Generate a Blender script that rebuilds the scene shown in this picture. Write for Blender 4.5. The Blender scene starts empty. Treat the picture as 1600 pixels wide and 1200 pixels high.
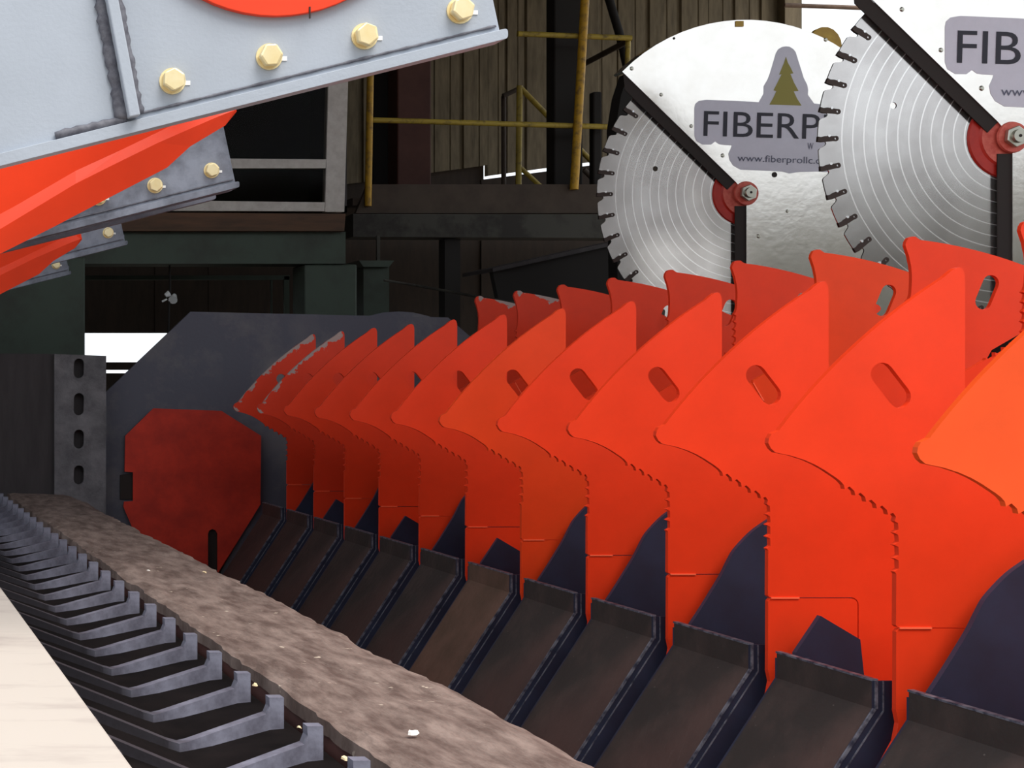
import bpy, math, random
from mathutils import Vector, Matrix
from mathutils.geometry import tessellate_polygon
random.seed(7)
sc = bpy.context.scene
COL = sc.collection
H = 2.3                                   # camera height above the floor (m)
F = 2323.0                                # focal length in pixels of the 1600 px wide frame
VX, VY = -234.0, 597.0                    # where the wheel row's axis vanishes

# ------------------------------------------------------------------ camera, sky, sun, exposure
cam = bpy.data.cameras.new('camera')
cam.sensor_fit = 'HORIZONTAL'; cam.sensor_width = 36.0
cam.lens = F / 1600.0 * 36.0
cam.shift_x = (800.0 - VX) / 1600.0
cam.shift_y = (VY - 600.0) / 1600.0
cam.clip_end = 500
co = bpy.data.objects.new('camera', cam); COL.objects.link(co)
co.location = (0, 0, H); co.rotation_euler = (math.radians(90), 0, 0)
sc.camera = co

wd = bpy.data.worlds.new('overcast_sky'); sc.world = wd; wd.use_nodes = True
bg = wd.node_tree.nodes['Background']
bg.inputs[0].default_value = (0.90, 0.95, 1.0, 1); bg.inputs[1].default_value = 1.45

sun = bpy.data.lights.new('sun', 'SUN'); sun.energy = 3.6; sun.angle = math.radians(34); sun.color = (1.0, 0.95, 0.88)
so = bpy.data.objects.new('sun', sun); COL.objects.link(so)
so.location = (4, -6, 12)
sd = Vector((-0.30, 0.60, -1.2))         # travel direction of the light
so.rotation_euler = sd.to_track_quat('-Z', 'Y').to_euler()

sc.view_settings.view_transform = 'Standard'
sc.view_settings.look = 'None'
sc.view_settings.exposure = 0.0
sc.view_settings.gamma = 1.0
sc.view_settings.use_curve_mapping = False

# ------------------------------------------------------------------ helpers
def at(px, py, Y):
    return Vector(((px - VX) * Y / F, Y, (VY - py) * Y / F + H))
def axz(px, py, Y):
    p = at(px, py, Y); return (p.x, p.z)

def s2l(c):
    return tuple((v / 255 / 12.92) if v / 255 <= 0.04045 else ((v / 255 + 0.055) / 1.055) ** 2.4 for v in c)

def mat(name, rgb, rough=0.5, metal=0.0, var=0.0, scale=6.0, rgb2=None, bump=0.0, bscale=60.0, spec=0.4, stretch=None, lo=0.35, hi=0.7, detail=6):
    m = bpy.data.materials.new(name); m.use_nodes = True
    nt = m.node_tree; b = nt.nodes['Principled BSDF']
    c1 = s2l(rgb); b.inputs['Base Color'].default_value = (*c1, 1)
    b.inputs['Roughness'].default_value = rough; b.inputs['Metallic'].default_value = metal
    b.inputs['Specular IOR Level'].default_value = spec
    tc = nt.nodes.new('ShaderNodeTexCoord')
    vec = tc.outputs['Object']
    if stretch:
        mp = nt.nodes.new('ShaderNodeMapping'); mp.inputs['Scale'].default_value = stretch
        nt.links.new(vec, mp.inputs['Vector']); vec = mp.outputs['Vector']
    if rgb2 or var:
        n = nt.nodes.new('ShaderNodeTexNoise'); n.inputs['Scale'].default_value = scale; n.inputs['Detail'].default_value = detail
        n.inputs['Roughness'].default_value = 0.65
        nt.links.new(vec, n.inputs['Vector'])
        r = nt.nodes.new('ShaderNodeValToRGB'); r.color_ramp.elements[0].position = lo; r.color_ramp.elements[1].position = hi
        nt.links.new(n.outputs['Fac'], r.inputs['Fac'])
        c2 = s2l(rgb2) if rgb2 else tuple(v * (1 - var) for v in c1)
        r.color_ramp.elements[0].color = (*c1, 1); r.color_ramp.elements[1].color = (*c2, 1)
        nt.links.new(r.outputs['Color'], b.inputs['Base Color'])
    if bump:
        n2 = nt.nodes.new('ShaderNodeTexNoise'); n2.inputs['Scale'].default_value = bscale; n2.inputs['Detail'].default_value = 5
        nt.links.new(vec, n2.inputs['Vector'])
        bp = nt.nodes.new('ShaderNodeBump'); bp.inputs['Strength'].default_value = bump; bp.inputs['Distance'].default_value = 0.01
        nt.links.new(n2.outputs['Fac'], bp.inputs['Height']); nt.links.new(bp.outputs['Normal'], b.inputs['Normal'])
    return m

class MB:
    """collects geometry, then links it as one mesh object"""
    def __init__(self): self.v = []; self.f = []; self.sm = []
    def add(self, vs, fs, smooth=False):
        o = len(self.v); self.v += [tuple(p) for p in vs]
        for f in fs: self.f.append(tuple(i + o for i in f)); self.sm.append(smooth)
        return self
    def box(self, x0, x1, y0, y1, z0, z1):
        v = [(x, y, z) for x in (x0, x1) for y in (y0, y1) for z in (z0, z1)]
        return self.add(v, [(0, 1, 3, 2), (4, 6, 7, 5), (0, 4, 5, 1), (2, 3, 7, 6), (0, 2, 6, 4), (1, 5, 7, 3)])
    def prism(self, pts, y0, y1, holes=()):
        """polygon (x,z) with holes, extruded along y"""
        loops = [list(pts)] + [list(h) for h in holes]
        flat = [p for l in loops for p in l]; n = len(flat)
        tris = tessellate_polygon([[Vector((p[0], p[1], 0)) for p in l] for l in loops])
        vs = [(p[0], y0, p[1]) for p in flat] + [(p[0], y1, p[1]) for p in flat]
        fs = []
        for t in tris:
            a, b, c = (flat[i] for i in t)
            cr = (b[0] - a[0]) * (c[1] - a[1]) - (b[1] - a[1]) * (c[0] - a[0])
            t = tuple(t) if cr > 0 else tuple(reversed(t))
            fs.append(t); fs.append(tuple(i + n for i in reversed(t)))
        o = 0
        for li, l in enumerate(loops):
            ar = sum(l[i][0] * l[(i + 1) % len(l)][1] - l[(i + 1) % len(l)][0] * l[i][1] for i in range(len(l)))
            ccw = ar > 0
            if li: ccw = not ccw
            for i in range(len(l)):
                a, b = o + i, o + (i + 1) % len(l)
                fs.append((a, a + n, b + n, b) if ccw else (a, b, b + n, a + n))
            o += len(l)
        return self.add(vs, fs)
    def tube(self, a, b, r, seg=14, r2=None, caps=True):
        a = Vector(a); b = Vector(b); d = (b - a).normalized()
        u = d.orthogonal().normalized(); w = d.cross(u); r2 = r if r2 is None else r2
        vs = []
        for i in range(seg):
            t = 2 * math.pi * i / seg; q = u * math.cos(t) + w * math.sin(t)
            vs += [a + q * r, b + q * r2]
        fs = [(2 * i, 2 * ((i + 1) % seg), 2 * ((i + 1) % seg) + 1, 2 * i + 1) for i in range(seg)]
        self.add(vs, fs, True)
        if caps:
            self.add(vs, [tuple(2 * i for i in reversed(range(seg))), tuple(2 * i + 1 for i in range(seg))])
        return self
    def path(self, pts, r, seg=10):
        for a, b in zip(pts, pts[1:]): self.tube(a, b, r, seg)
        return self
    def bar(self, a, b, w, d):
        """rectangular bar from a to b, width w across the view, depth d along y"""
        a = Vector(a); b = Vector(b); t = (b - a).normalized(); y = Vector((0, 1, 0))
        if abs(t.y) > .9: s = Vector((1, 0, 0)); y = t.cross(s)
        else:
            s = y.cross(t).normalized(); y = t.cross(s)
        vs = [p + s * (i * w / 2) + y * (j * d / 2) for p in (a, b) for (i, j) in ((-1, -1), (1, -1), (1, 1), (-1, 1))]
        return self.add(vs, [(0, 3, 2, 1), (4, 5, 6, 7), (0, 1, 5, 4), (1, 2, 6, 5), (2, 3, 7, 6), (3, 0, 4, 7)])
    def beads(self, a, b, r, step, seed=1):
        """a lumpy weld seam from a to b"""
        rr = random.Random(seed); a = Vector(a); b = Vector(b); n = max(2, int((b - a).length / step))
        d = (b - a).normalized(); u = Vector((0, 1, 0)); w = d.cross(u).normalized(); seg = 8
        rings = []
        for i in range(n + 1):
            p = a.lerp(b, i / n); q = r * (0.75 + 0.5 * rr.random()) * (0.8 if i in (0, n) else 1)
            rings.append([p + u * (math.cos(2 * math.pi * k / seg) * q * 0.6) + w * (math.sin(2 * math.pi * k / seg) * q) for k in range(seg)])
        vs = [p for rg in rings for p in rg]
        fs = [(i * seg + k, i * seg + (k + 1) % seg, (i + 1) * seg + (k + 1) % seg, (i + 1) * seg + k) for i in range(n) for k in range(seg)]
        fs += [tuple(reversed(range(seg))), tuple(n * seg + k for k in range(seg))]
        return self.add(vs, fs, True)
    def mesh(self, name, m, off=(0, 0, 0)):
        me = bpy.data.meshes.new(name)
        me.from_pydata([(p[0] - off[0], p[1] - off[1], p[2] - off[2]) for p in self.v], [], self.f)
        me.polygons.foreach_set('use_smooth', self.sm); me.materials.append(m); me.update()
        return me
    def build(self, name, m, parent=None, bevel=0.0, off=(0, 0, 0)):
        """with a parent, the vertices are in the parent's own space"""
        o = bpy.data.objects.new(name, self.mesh(name, m, off)); COL.objects.link(o)
        if parent: o.parent = parent
        if bevel:
            bv = o.modifiers.new('bevel', 'BEVEL'); bv.width = bevel; bv.segments = 2; bv.limit_method = 'ANGLE'; bv.angle_limit = math.radians(40)
        return o

def child(name, me, parent, loc=(0, 0, 0), rot=(0, 0, 0)):
    o = bpy.data.objects.new(name, me); COL.objects.link(o); o.parent = parent
    o.location = loc; o.rotation_euler = rot
    return o
def tag(o, label, cat, group=None):
    o['label'] = label; o['category'] = cat
    if group: o['group'] = group
    return o
def thing(name, label, cat, loc=(0, 0, 0), group=None):
    o = bpy.data.objects.new(name, None); COL.objects.link(o); o.location = loc; o.empty_display_size = 0.1
    return tag(o, label, cat, group)
def struct(o):
    o['kind'] = 'structure'; return o
def copy_tree(o, parent=None):
    c = o.copy(); COL.objects.link(c); c.parent = parent
    for ch in list(o.children): copy_tree(ch, c)
    return c
def smooth(pts, n=4):
    out = []
    for i in range(len(pts) - 1):
        p0, p1, p2, p3 = (Vector(pts[max(0, min(len(pts) - 1, j))]) for j in (i - 1, i, i + 1, i + 2))
        for k in range(n):
            t = k / n
            q = 0.5 * ((2 * p1) + (p2 - p0) * t + (2 * p0 - 5 * p1 + 4 * p2 - p3) * t * t + (3 * p1 - p0 - 3 * p2 + p3) * t ** 3)
            out.append((q.x, q.y))
    return out + [tuple(pts[-1])]
def circ(cx, cz, r, n=24, a0=0.0):
    return [(cx + r * math.cos(a0 + 2 * math.pi * i / n), cz + r * math.sin(a0 + 2 * math.pi * i / n)) for i in range(n)]
def capsule(c1, c2, r, n=8):
    c1 = Vector(c1); c2 = Vector(c2); d = (c2 - c1).normalized(); a = math.atan2(d.y, d.x)
    pts = [(c2.x + r * math.cos(a - math.pi / 2 + math.pi * i / n), c2.y + r * math.sin(a - math.pi / 2 + math.pi * i / n)) for i in range(n + 1)]
    pts += [(c1.x + r * math.cos(a + math.pi / 2 + math.pi * i / n), c1.y + r * math.sin(a + math.pi / 2 + math.pi * i / n)) for i in range(n + 1)]
    return pts
def rounded(pts, rad, n=4):
    """round the corners of a closed polygon"""
    out = []; L = len(pts)
    for i in range(L):
        p0, p, p1 = Vector(pts[i - 1]), Vector(pts[i]), Vector(pts[(i + 1) % L])
        a = (p0 - p); b = (p1 - p); r = min(rad, a.length * .45, b.length * .45)
        s = p + a.normalized() * r; e = p + b.normalized() * r
        for k in range(n + 1):
            t = k / n; q = s * (1 - t) ** 2 + p * 2 * t * (1 - t) + e * t * t
            out.append((q.x, q.y))
    return out

# ------------------------------------------------------------------ materials
def orange_mat(name, rgb, worn=False):
    m = mat(name, rgb, rough=0.42, var=0.14, scale=5.0, spec=0.35)
    nt = m.node_tree; b = nt.nodes['Principled BSDF']
    if worn:                                   # paint rubbed to bare grey steel along the claws' outer rims
        tc = nt.nodes.new('ShaderNodeTexCoord'); sep = nt.nodes.new('ShaderNodeSeparateXYZ')
        nt.links.new(tc.outputs['Object'], sep.inputs[0])
        cb = nt.nodes.new('ShaderNodeCombineXYZ')
        nt.links.new(sep.outputs['X'], cb.inputs['X']); nt.links.new(sep.outputs['Z'], cb.inputs['Y'])
        ln = nt.nodes.new('ShaderNodeVectorMath'); ln.operation = 'LENGTH'; nt.links.new(cb.outputs[0], ln.inputs[0])
        mr = nt.nodes.new('ShaderNodeMapRange'); mr.inputs['From Min'].default_value = 1.13; mr.inputs['From Max'].default_value = 1.235
        nt.links.new(ln.outputs['Value'], mr.inputs['Value'])
        nz = nt.nodes.new('ShaderNodeTexNoise'); nz.inputs['Scale'].default_value = 14; nz.inputs['Detail'].default_value = 8
        nt.links.new(tc.outputs['Object'], nz.inputs['Vector'])
        ad = nt.nodes.new('ShaderNodeMath'); ad.operation = 'MULTIPLY_ADD'; ad.inputs[1].default_value = 0.55
        nt.links.new(mr.outputs[0], ad.inputs[0]); nt.links.new(nz.outputs['Fac'], ad.inputs[2])
        rp = nt.nodes.new('ShaderNodeValToRGB'); rp.color_ramp.elements[0].position = 0.99; rp.color_ramp.elements[1].position = 1.14
        nt.links.new(ad.outputs[0], rp.inputs['Fac'])
        mx = nt.nodes.new('ShaderNodeMixRGB'); mx.inputs[2].default_value = (*s2l((170, 150, 145)), 1)
        src = b.inputs['Base Color'].links[0].from_socket
        nt.links.new(rp.outputs['Color'], mx.inputs[0]); nt.links.new(src, mx.inputs[1]); nt.links.new(mx.outputs[0], b.inputs['Base Color'])
    return m
M_OR = orange_mat('orange_paint', (238, 62, 26))
M_OR2 = orange_mat('yellow_orange_paint', (240, 82, 28))
M_OR3 = orange_mat('mid_orange_paint', (238, 70, 26))
M_ORW = orange_mat('worn_orange_paint', (226, 60, 30), True)
M_HOOK = orange_mat('hook_orange_paint', (240, 64, 26))
M_REDP = mat('end_cover_red_paint', (206, 56, 38), rough=0.55, rgb2=(164, 42, 30), scale=7, spec=0.3)
M_REDHUB = mat('red_hub_paint', (190, 42, 28), rough=0.4, rgb2=(160, 32, 24), scale=14)
M_REDBOSS = mat('rubbed_red_paint', (222, 112, 96), rough=0.45, rgb2=(196, 66, 54), scale=30)
M_WELD = mat('rubbed_orange_edge', (255, 110, 75), rough=0.35)
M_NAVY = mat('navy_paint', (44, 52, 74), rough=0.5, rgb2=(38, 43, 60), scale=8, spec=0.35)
M_WEB = mat('dirty_slide_steel', (52, 48, 46), rough=0.6, rgb2=(80, 68, 64), scale=9, bump=0.15, lo=.45, hi=.85)
M_WEBR = mat('rusty_slide_steel', (84, 66, 54), rough=0.65, rgb2=(108, 82, 70), scale=9, bump=0.2)
M_EDGE = mat('bare_steel_edge', (120, 124, 136), rough=0.5, metal=0.2, rgb2=(52, 56, 72), scale=34, lo=.42, hi=.6)
M_END = mat('end_plate_grey_paint', (82, 82, 94), rough=0.6, rgb2=(112, 108, 110), scale=5, lo=.5, hi=.8, bump=0.1)
M_COLM = mat('scuffed_grey_steel', (120, 116, 120), rough=0.65, rgb2=(78, 76, 80), scale=9, bump=0.25)
M_DARKP = mat('dark_brown_steel', (48, 42, 44), rough=0.6, rgb2=(62, 56, 58), scale=3, stretch=(6, 1, 1))
M_GREY = mat('pale_blue_grey_paint', (170, 178, 190), rough=0.42, var=0.12, scale=4, bump=0.06, bscale=160, spec=0.4)
M_GREY2 = mat('shaded_grimy_grey_paint', (138, 144, 158), rough=0.5, rgb2=(84, 87, 98), scale=5, lo=.38, hi=.6, bump=0.06, bscale=160)  # darker copy of the arm grey: shade put into the colour, plus grimy mottling
M_GREYD = mat('shaded_weld', (74, 74, 84), rough=0.6, rgb2=(112, 113, 122), scale=60)  # weld grey darkened to carry the shading beside the stiffener
M_GREYF = mat('shaded_grey_paint', (96, 98, 112), rough=0.5, rgb2=(130, 132, 146), scale=10)  # darker copy of the arm grey for rear plates lying in shade
M_BOLT = mat('yellow_zinc_bolt', (240, 218, 164), rough=0.35, metal=0.6, rgb2=(246, 230, 186), scale=30)
M_MARK = mat('plain_white', (245, 245, 245), rough=0.6)
M_GUARD = mat('galvanised_sheet', (232, 227, 220), rough=0.15, metal=0.92, rgb2=(242, 238, 233), scale=5, bump=0.02, bscale=30)
M_MATTE = mat('dark_matte', (40, 30, 27), rough=0.7)
M_TOOTH = mat('dark_tool_steel', (64, 52, 48), rough=0.45, metal=0.5)
M_CARB = mat('bright_carbide', (235, 235, 235), rough=0.25, metal=0.8)
M_NUT = mat('zinc_nut', (186, 184, 172), rough=0.28, metal=0.85)
M_STICK = mat('lilac_grey_vinyl', (220, 218, 233), rough=0.5, var=.06, scale=20)
M_TREE = mat('olive_gold_print', (152, 142, 66), rough=0.5)
M_INK = mat('dark_navy_print', (40, 38, 52), rough=0.5)
M_INK2 = mat('grey_navy_print', (92, 94, 116), rough=0.5)
M_YEL = mat('worn_yellow_paint', (196, 150, 34), rough=0.5, rgb2=(112, 84, 38), scale=22, lo=.48, hi=.7)
M_YEL2 = mat('faded_yellow_paint', (172, 148, 58), rough=0.5, rgb2=(96, 80, 46), scale=22, lo=.5, hi=.72)
M_LUG = mat('lug_yellow_paint', (200, 164, 70), rough=0.5, rgb2=(170, 132, 60), scale=14)
M_FLIGHT = mat('lilac_grey_flight_steel', (126, 126, 141), rough=0.5, rgb2=(88, 86, 98), scale=24, bump=0.1)
M_BELT = mat('black_rubber_belt', (13, 10, 11), rough=0.9, spec=.08, rgb2=(26, 21, 21), scale=9)
M_PLANK = mat('dusty_brown_timber', (90, 73, 67), rough=0.75, rgb2=(140, 122, 114), scale=5.5, stretch=(5.0, 1.4, 1), bump=0.6, bscale=18, lo=.36, hi=.66)
M_PLANKS = mat('red_brown_wall_steel', (92, 56, 52), rough=0.7, rgb2=(70, 44, 42), scale=6)
M_PANEL = mat('pale_dusty_sheet', (192, 183, 174), rough=0.6, rgb2=(166, 155, 149), scale=3.5, stretch=(1, 3, 1), lo=.5, hi=.75)
M_CHIP = mat('pale_wood_chip', (232, 208, 166), rough=0.7)
M_CHIPW = mat('white_wood_chip', (250, 246, 240), rough=0.6)
M_SHEET = mat('weathered_wall_sheet', (132, 118, 94), rough=0.75, rgb2=(96, 85, 66), scale=3, stretch=(7, 1, 1), bump=0.1)
M_LOWW = mat('dark_lower_wall', (60, 48, 40), rough=0.8, rgb2=(46, 38, 32), scale=4, stretch=(5, 1, 1))
M_GREEN = mat('dark_green_paint', (66, 78, 68), rough=0.6, rgb2=(54, 56, 50), scale=4, lo=.45, hi=.75)
M_BROWN = mat('rusty_brown_beam', (102, 72, 52), rough=0.7, rgb2=(72, 54, 42), scale=3, stretch=(1, 1, 8))
M_FASC = mat('brown_platform_steel', (78, 66, 56), rough=0.75, rgb2=(62, 50, 42), scale=5)
M_FASC2 = mat('grey_platform_beam', (66, 64, 58), rough=0.7, rgb2=(44, 40, 36), scale=4, lo=.45, hi=.6)
M_MAROON = mat('maroon_column_paint', (98, 62, 54), rough=0.7, rgb2=(82, 50, 44), scale=5)
M_BLACKC = mat('flat_black', (30, 26, 24), rough=0.8)
M_WHITE = mat('white_window_frame', (206, 200, 194), rough=0.5, rgb2=(182, 174, 168), scale=18)
M_CONC = mat('dusty_concrete', (150, 142, 132), rough=0.85, rgb2=(120, 112, 104), scale=2)
M_BANK = mat('unseen_dark_bank', (70, 64, 52), rough=0.9, rgb2=(44, 48, 34), scale=.6)
M_ROOF = mat('roof_sheet', (84, 78, 72), rough=0.8, rgb2=(66, 60, 56), scale=3)
M_LAMPW = mat('white_lamp_shell', (240, 240, 240), rough=0.2)
M_PIPE = mat('brown_pipe', (132, 108, 92), rough=0.7, rgb2=(100, 80, 68), scale=12)

def glass_mat():
    m = bpy.data.materials.new('dark_window_glass'); m.use_nodes = True
    b = m.node_tree.nodes['Principled BSDF']
    b.inputs['Base Color'].default_value = (0.45, 0.42, 0.40, 1); b.inputs['Roughness'].default_value = 0.06
    b.inputs['Transmission Weight'].default_value = 1.0; b.inputs['IOR'].default_value = 1.1
    return m
M_GLASS = glass_mat()

def extra_noise(m, scale, pos, rgb, xr=None, amount=1.0):
    nt = m.node_tree; b = nt.nodes['Principled BSDF']
    tc = nt.nodes.new('ShaderNodeTexCoord'); nz = nt.nodes.new('ShaderNodeTexNoise'); nz.inputs['Scale'].default_value = scale; nz.inputs['Detail'].default_value = 3
    nt.links.new(tc.outputs['Object'], nz.inputs['Vector']); fac = nz.outputs['Fac']
    if xr:                                       # only where the object's own x lies below a noisy border
        sp = nt.nodes.new('ShaderNodeSeparateXYZ'); nt.links.new(tc.outputs['Object'], sp.inputs[0])
        mr = nt.nodes.new('ShaderNodeMapRange'); mr.inputs['From Min'].default_value = xr[0]; mr.inputs['From Max'].default_value = xr[1]
        nt.links.new(sp.outputs['X'], mr.inputs['Value'])
        ad = nt.nodes.new('ShaderNodeMath'); ad.operation = 'MULTIPLY_ADD'; ad.inputs[1].default_value = .3
        nt.links.new(fac, ad.inputs[0]); nt.links.new(mr.outputs[0], ad.inputs[2]); fac = ad.outputs[0]
    rp = nt.nodes.new('ShaderNodeValToRGB'); rp.color_ramp.elements[0].position = pos[0]; rp.color_ramp.elements[1].position = pos[1]
    nt.links.new(fac, rp.inputs['Fac'])
    mu = nt.nodes.new('ShaderNodeMath'); mu.operation = 'MULTIPLY'; mu.inputs[1].default_value = amount; nt.links.new(rp.outputs['Color'], mu.inputs[0])
    mx = nt.nodes.new('ShaderNodeMixRGB'); mx.inputs[2].default_value = (*s2l(rgb), 1)
    src = b.inputs['Base Color'].links[0].from_socket
    nt.links.new(mu.outputs[0], mx.inputs[0]); nt.links.new(src, mx.inputs[1]); nt.links.new(mx.outputs[0], b.inputs['Base Color'])
extra_noise(M_FLIGHT, 30, (.55, .95), (52, 47, 49), (.60, .50), .88)  # darker towards each flight's left half
extra_noise(M_PLANK, 34, (.70, .74), (206, 190, 172), None, .8)
extra_noise(M_WEB, 45, (.72, .76), (120, 114, 108), None, .6)
extra_noise(M_WEB, 1.3, (.5, .66), (84, 62, 58), None, .6)
extra_noise(M_END, 2.2, (.58, .72), (126, 120, 120), None, .6)
def blade_mat():
    """brushed steel with pale concentric polishing rings"""
    m = mat('brushed_saw_steel', (176, 174, 174), rough=0.16, metal=0.92)
    nt = m.node_tree; b = nt.nodes['Principled BSDF']
    tc = nt.nodes.new('ShaderNodeTexCoord'); sep = nt.nodes.new('ShaderNodeSeparateXYZ'); nt.links.new(tc.outputs['Object'], sep.inputs[0])
    cb = nt.nodes.new('ShaderNodeCombineXYZ'); nt.links.new(sep.outputs['X'], cb.inputs['X']); nt.links.new(sep.outputs['Z'], cb.inputs['Y'])
    ln = nt.nodes.new('ShaderNodeVectorMath'); ln.operation = 'LENGTH'; nt.links.new(cb.outputs[0], ln.inputs[0])
    nz = nt.nodes.new('ShaderNodeTexNoise'); nz.inputs['Scale'].default_value = 3.0; nt.links.new(tc.outputs['Object'], nz.inputs['Vector'])
    wob = nt.nodes.new('ShaderNodeMath'); wob.operation = 'MULTIPLY_ADD'; wob.inputs[1].default_value = 0.012
    nt.links.new(nz.outputs['Fac'], wob.inputs[0]); nt.links.new(ln.outputs['Value'], wob.inputs[2])
    # ring spacing 0.042 m between radius 0.18 and 0.63
    dv = nt.nodes.new('ShaderNodeMath'); dv.operation = 'DIVIDE'; dv.inputs[1].default_value = 0.0412; nt.links.new(wob.outputs[0], dv.inputs[0])
    fr = nt.nodes.new('ShaderNodeMath'); fr.operation = 'PINGPONG'; fr.inputs[1].default_value = 0.5; nt.links.new(dv.outputs[0], fr.inputs[0])
    rp = nt.nodes.new('ShaderNodeValToRGB'); rp.color_ramp.elements[0].position = 0.025; rp.color_ramp.elements[0].color = (1, 1, 1, 1)
    rp.color_ramp.elements[1].position = 0.075; rp.color_ramp.elements[1].color = (0, 0, 0, 1); nt.links.new(fr.outputs[0], rp.inputs['Fac'])
    lim = nt.nodes.new('ShaderNodeMath'); lim.operation = 'LESS_THAN'; lim.inputs[1].default_value = 0.635; nt.links.new(ln.outputs['Value'], lim.inputs[0])
    lm2 = nt.nodes.new('ShaderNodeMath'); lm2.operation = 'MULTIPLY'; nt.links.new(rp.outputs['Color'], lm2.inputs[0]); nt.links.new(lim.outputs[0], lm2.inputs[1])
    n3 = nt.nodes.new('ShaderNodeTexNoise'); n3.inputs['Scale'].default_value = 5; n3.inputs['Detail'].default_value = 8; nt.links.new(tc.outputs['Object'], n3.inputs['Vector'])
    r3 = nt.nodes.new('ShaderNodeValToRGB'); r3.color_ramp.elements[0].position = .35; r3.color_ramp.elements[0].color = (*s2l((184, 180, 178)), 1)
    r3.color_ramp.elements[1].position = .65; r3.color_ramp.elements[1].color = (*s2l((208, 205, 203)), 1); nt.links.new(n3.outputs['Fac'], r3.inputs['Fac'])
    mx = nt.nodes.new('ShaderNodeMixRGB'); mx.inputs[2].default_value = (*s2l((246, 244, 242)), 1)
    nt.links.new(lm2.outputs[0], mx.inputs[0]); nt.links.new(r3.outputs['Color'], mx.inputs[1]); nt.links.new(mx.outputs[0], b.inputs['Base Color'])
    mm = nt.nodes.new('ShaderNodeMapRange'); mm.inputs['To Min'].default_value = 0.9; mm.inputs['To Max'].default_value = 0.7
    nt.links.new(lm2.outputs[0], mm.inputs['Value']); nt.links.new(mm.outputs[0], b.inputs['Metallic'])
    b.inputs['Anisotropic'].default_value = 0.3
    tg = nt.nodes.new('ShaderNodeTangent'); tg.direction_type = 'RADIAL'; tg.axis = 'Y'; nt.links.new(tg.outputs[0], b.inputs['Tangent'])
    return m
M_BLADE = blade_mat()

# ------------------------------------------------------------------ the setting
fl = MB().box(-40, 50, -40, 40, -0.2, 0.0).build('floor', M_CONC); struct(fl)
bk = MB(); bv = []; bf = []
for i in range(31):                                   # unseen dark bank added behind the camera to darken the saws' reflections
    x = -40 + 3 * i
    for (y, z) in ((-20, 0), (-22, 4.8), (-24, 7.6), (-30, 8.2), (-36, 0)):
        bv.append((x, y + random.uniform(-.5, .5), z * random.uniform(.86, 1.1)))
for i in range(30):
    for k in range(4): bf.append((i * 5 + k, i * 5 + k + 1, i * 5 + k + 6, i * 5 + k + 5))
bk.add(bv, bf, True).build('unseen_bank', M_BANK, fl)

# back wall: corrugated sheets above, dark boards below, a slanting slit of daylight between them
wb = thing('wall_back', '', ''); del wb['label']; del wb['category']; struct(wb)
YB = 12.0
def gap_z(px, off=0.0): return at(px, 282 - 0.135 * (px - 720) + off, YB).z
x_edges = [-430, -200, 30, 260, 500, 672, 757, 812, 958, 1100, 1218]
for a, b in zip(x_edges, x_edges[1:]):
    xa, xb = at(a, 0, YB).x, at(b, 0, YB).x + .03
    n = max(2, round((xb - xa) / (0.36 if a < 900 else 0.24))); w = (xb - xa) / n
    top, bot = [], []
    for i in range(n):
        x0 = xa + i * w
        for (t, dy) in ((0, 0), (0.10, 0), (0.13, -0.02), (0.60, -0.02), (0.62, -.014), (0.66, -.014), (0.68, -.02), (0.97, -0.02), (0.995, 0)):
            top.append((x0 + t * w, YB + dy)); bot.append(0)
    vs, fs = [], []
    for (x, y) in top:
        px = x * F / YB + VX
        vs += [(x, y, gap_z(px, -18 if a < 750 else -1)), (x, y, H + 3.9)]
    for i in range(len(top) - 1): fs.append((2 * i, 2 * i + 2, 2 * i + 3, 2 * i + 1))
    MB().add(vs, fs).build('panel', M_SHEET, wb)
MB().box(at(1212, 0, YB).x, at(1238, 0, YB).x, YB - .12, YB + .02, at(0, 330, YB).z, H + 3.9).build('corner_post', M_SHEET, wb)
# lower boards, with an open slot of daylight at the left
sx0, sx1 = at(128, 0, YB).x, at(330, 0, YB).x
zt, z1, z2 = at(0, 520, YB).z, at(0, 566, YB).z, at(0, 578, YB).z
z3 = at(0, 583, YB).z
e = [-420, -240, -80, 128, 192, 246, 330, 470, 640, 757, 870, 960, 1120, 1238]
for a, b in zip(e, e[1:]):
    xa, xb = at(a, 0, YB).x - .012, at(b, 0, YB).x + .012
    ta, tb = gap_z(max(a, 560), 3 if a > 750 else -26), gap_z(max(b, 560), 3 if a > 750 else -26)
    dy = random.uniform(.03, .05)
    if 128 <= a < 330:
        MB().prism([(xa, zt), (xb, zt), (xb, tb), (xa, ta)], YB + dy, YB + .05 + dy).build('board', M_LOWW, wb)
        MB().prism([(xa, 0), (xb, 0), (xb, z3), (xa, z3)], YB + dy, YB + .05 + dy).build('board', M_LOWW, wb)
    else:
        MB().prism([(xa, 0), (xb, 0), (xb, tb), (xa, ta)], YB + dy, YB + .05 + dy).build('board', M_LOWW, wb)
MB().box(sx0, sx1, YB - .03, YB + .05, z2, z1).build('slot_rail', M_LOWW, wb)
xl, xr = -1.3, 7.7
struct(MB().box(xl - .1, xl, 6.0, YB + .2, 0, H + 3.9).build('wall_left', M_LOWW))
struct(MB().box(xl - .1, xr, 2.1, YB + .3, H + 3.9, H + 4.0).build('ceiling', M_ROOF))

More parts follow.
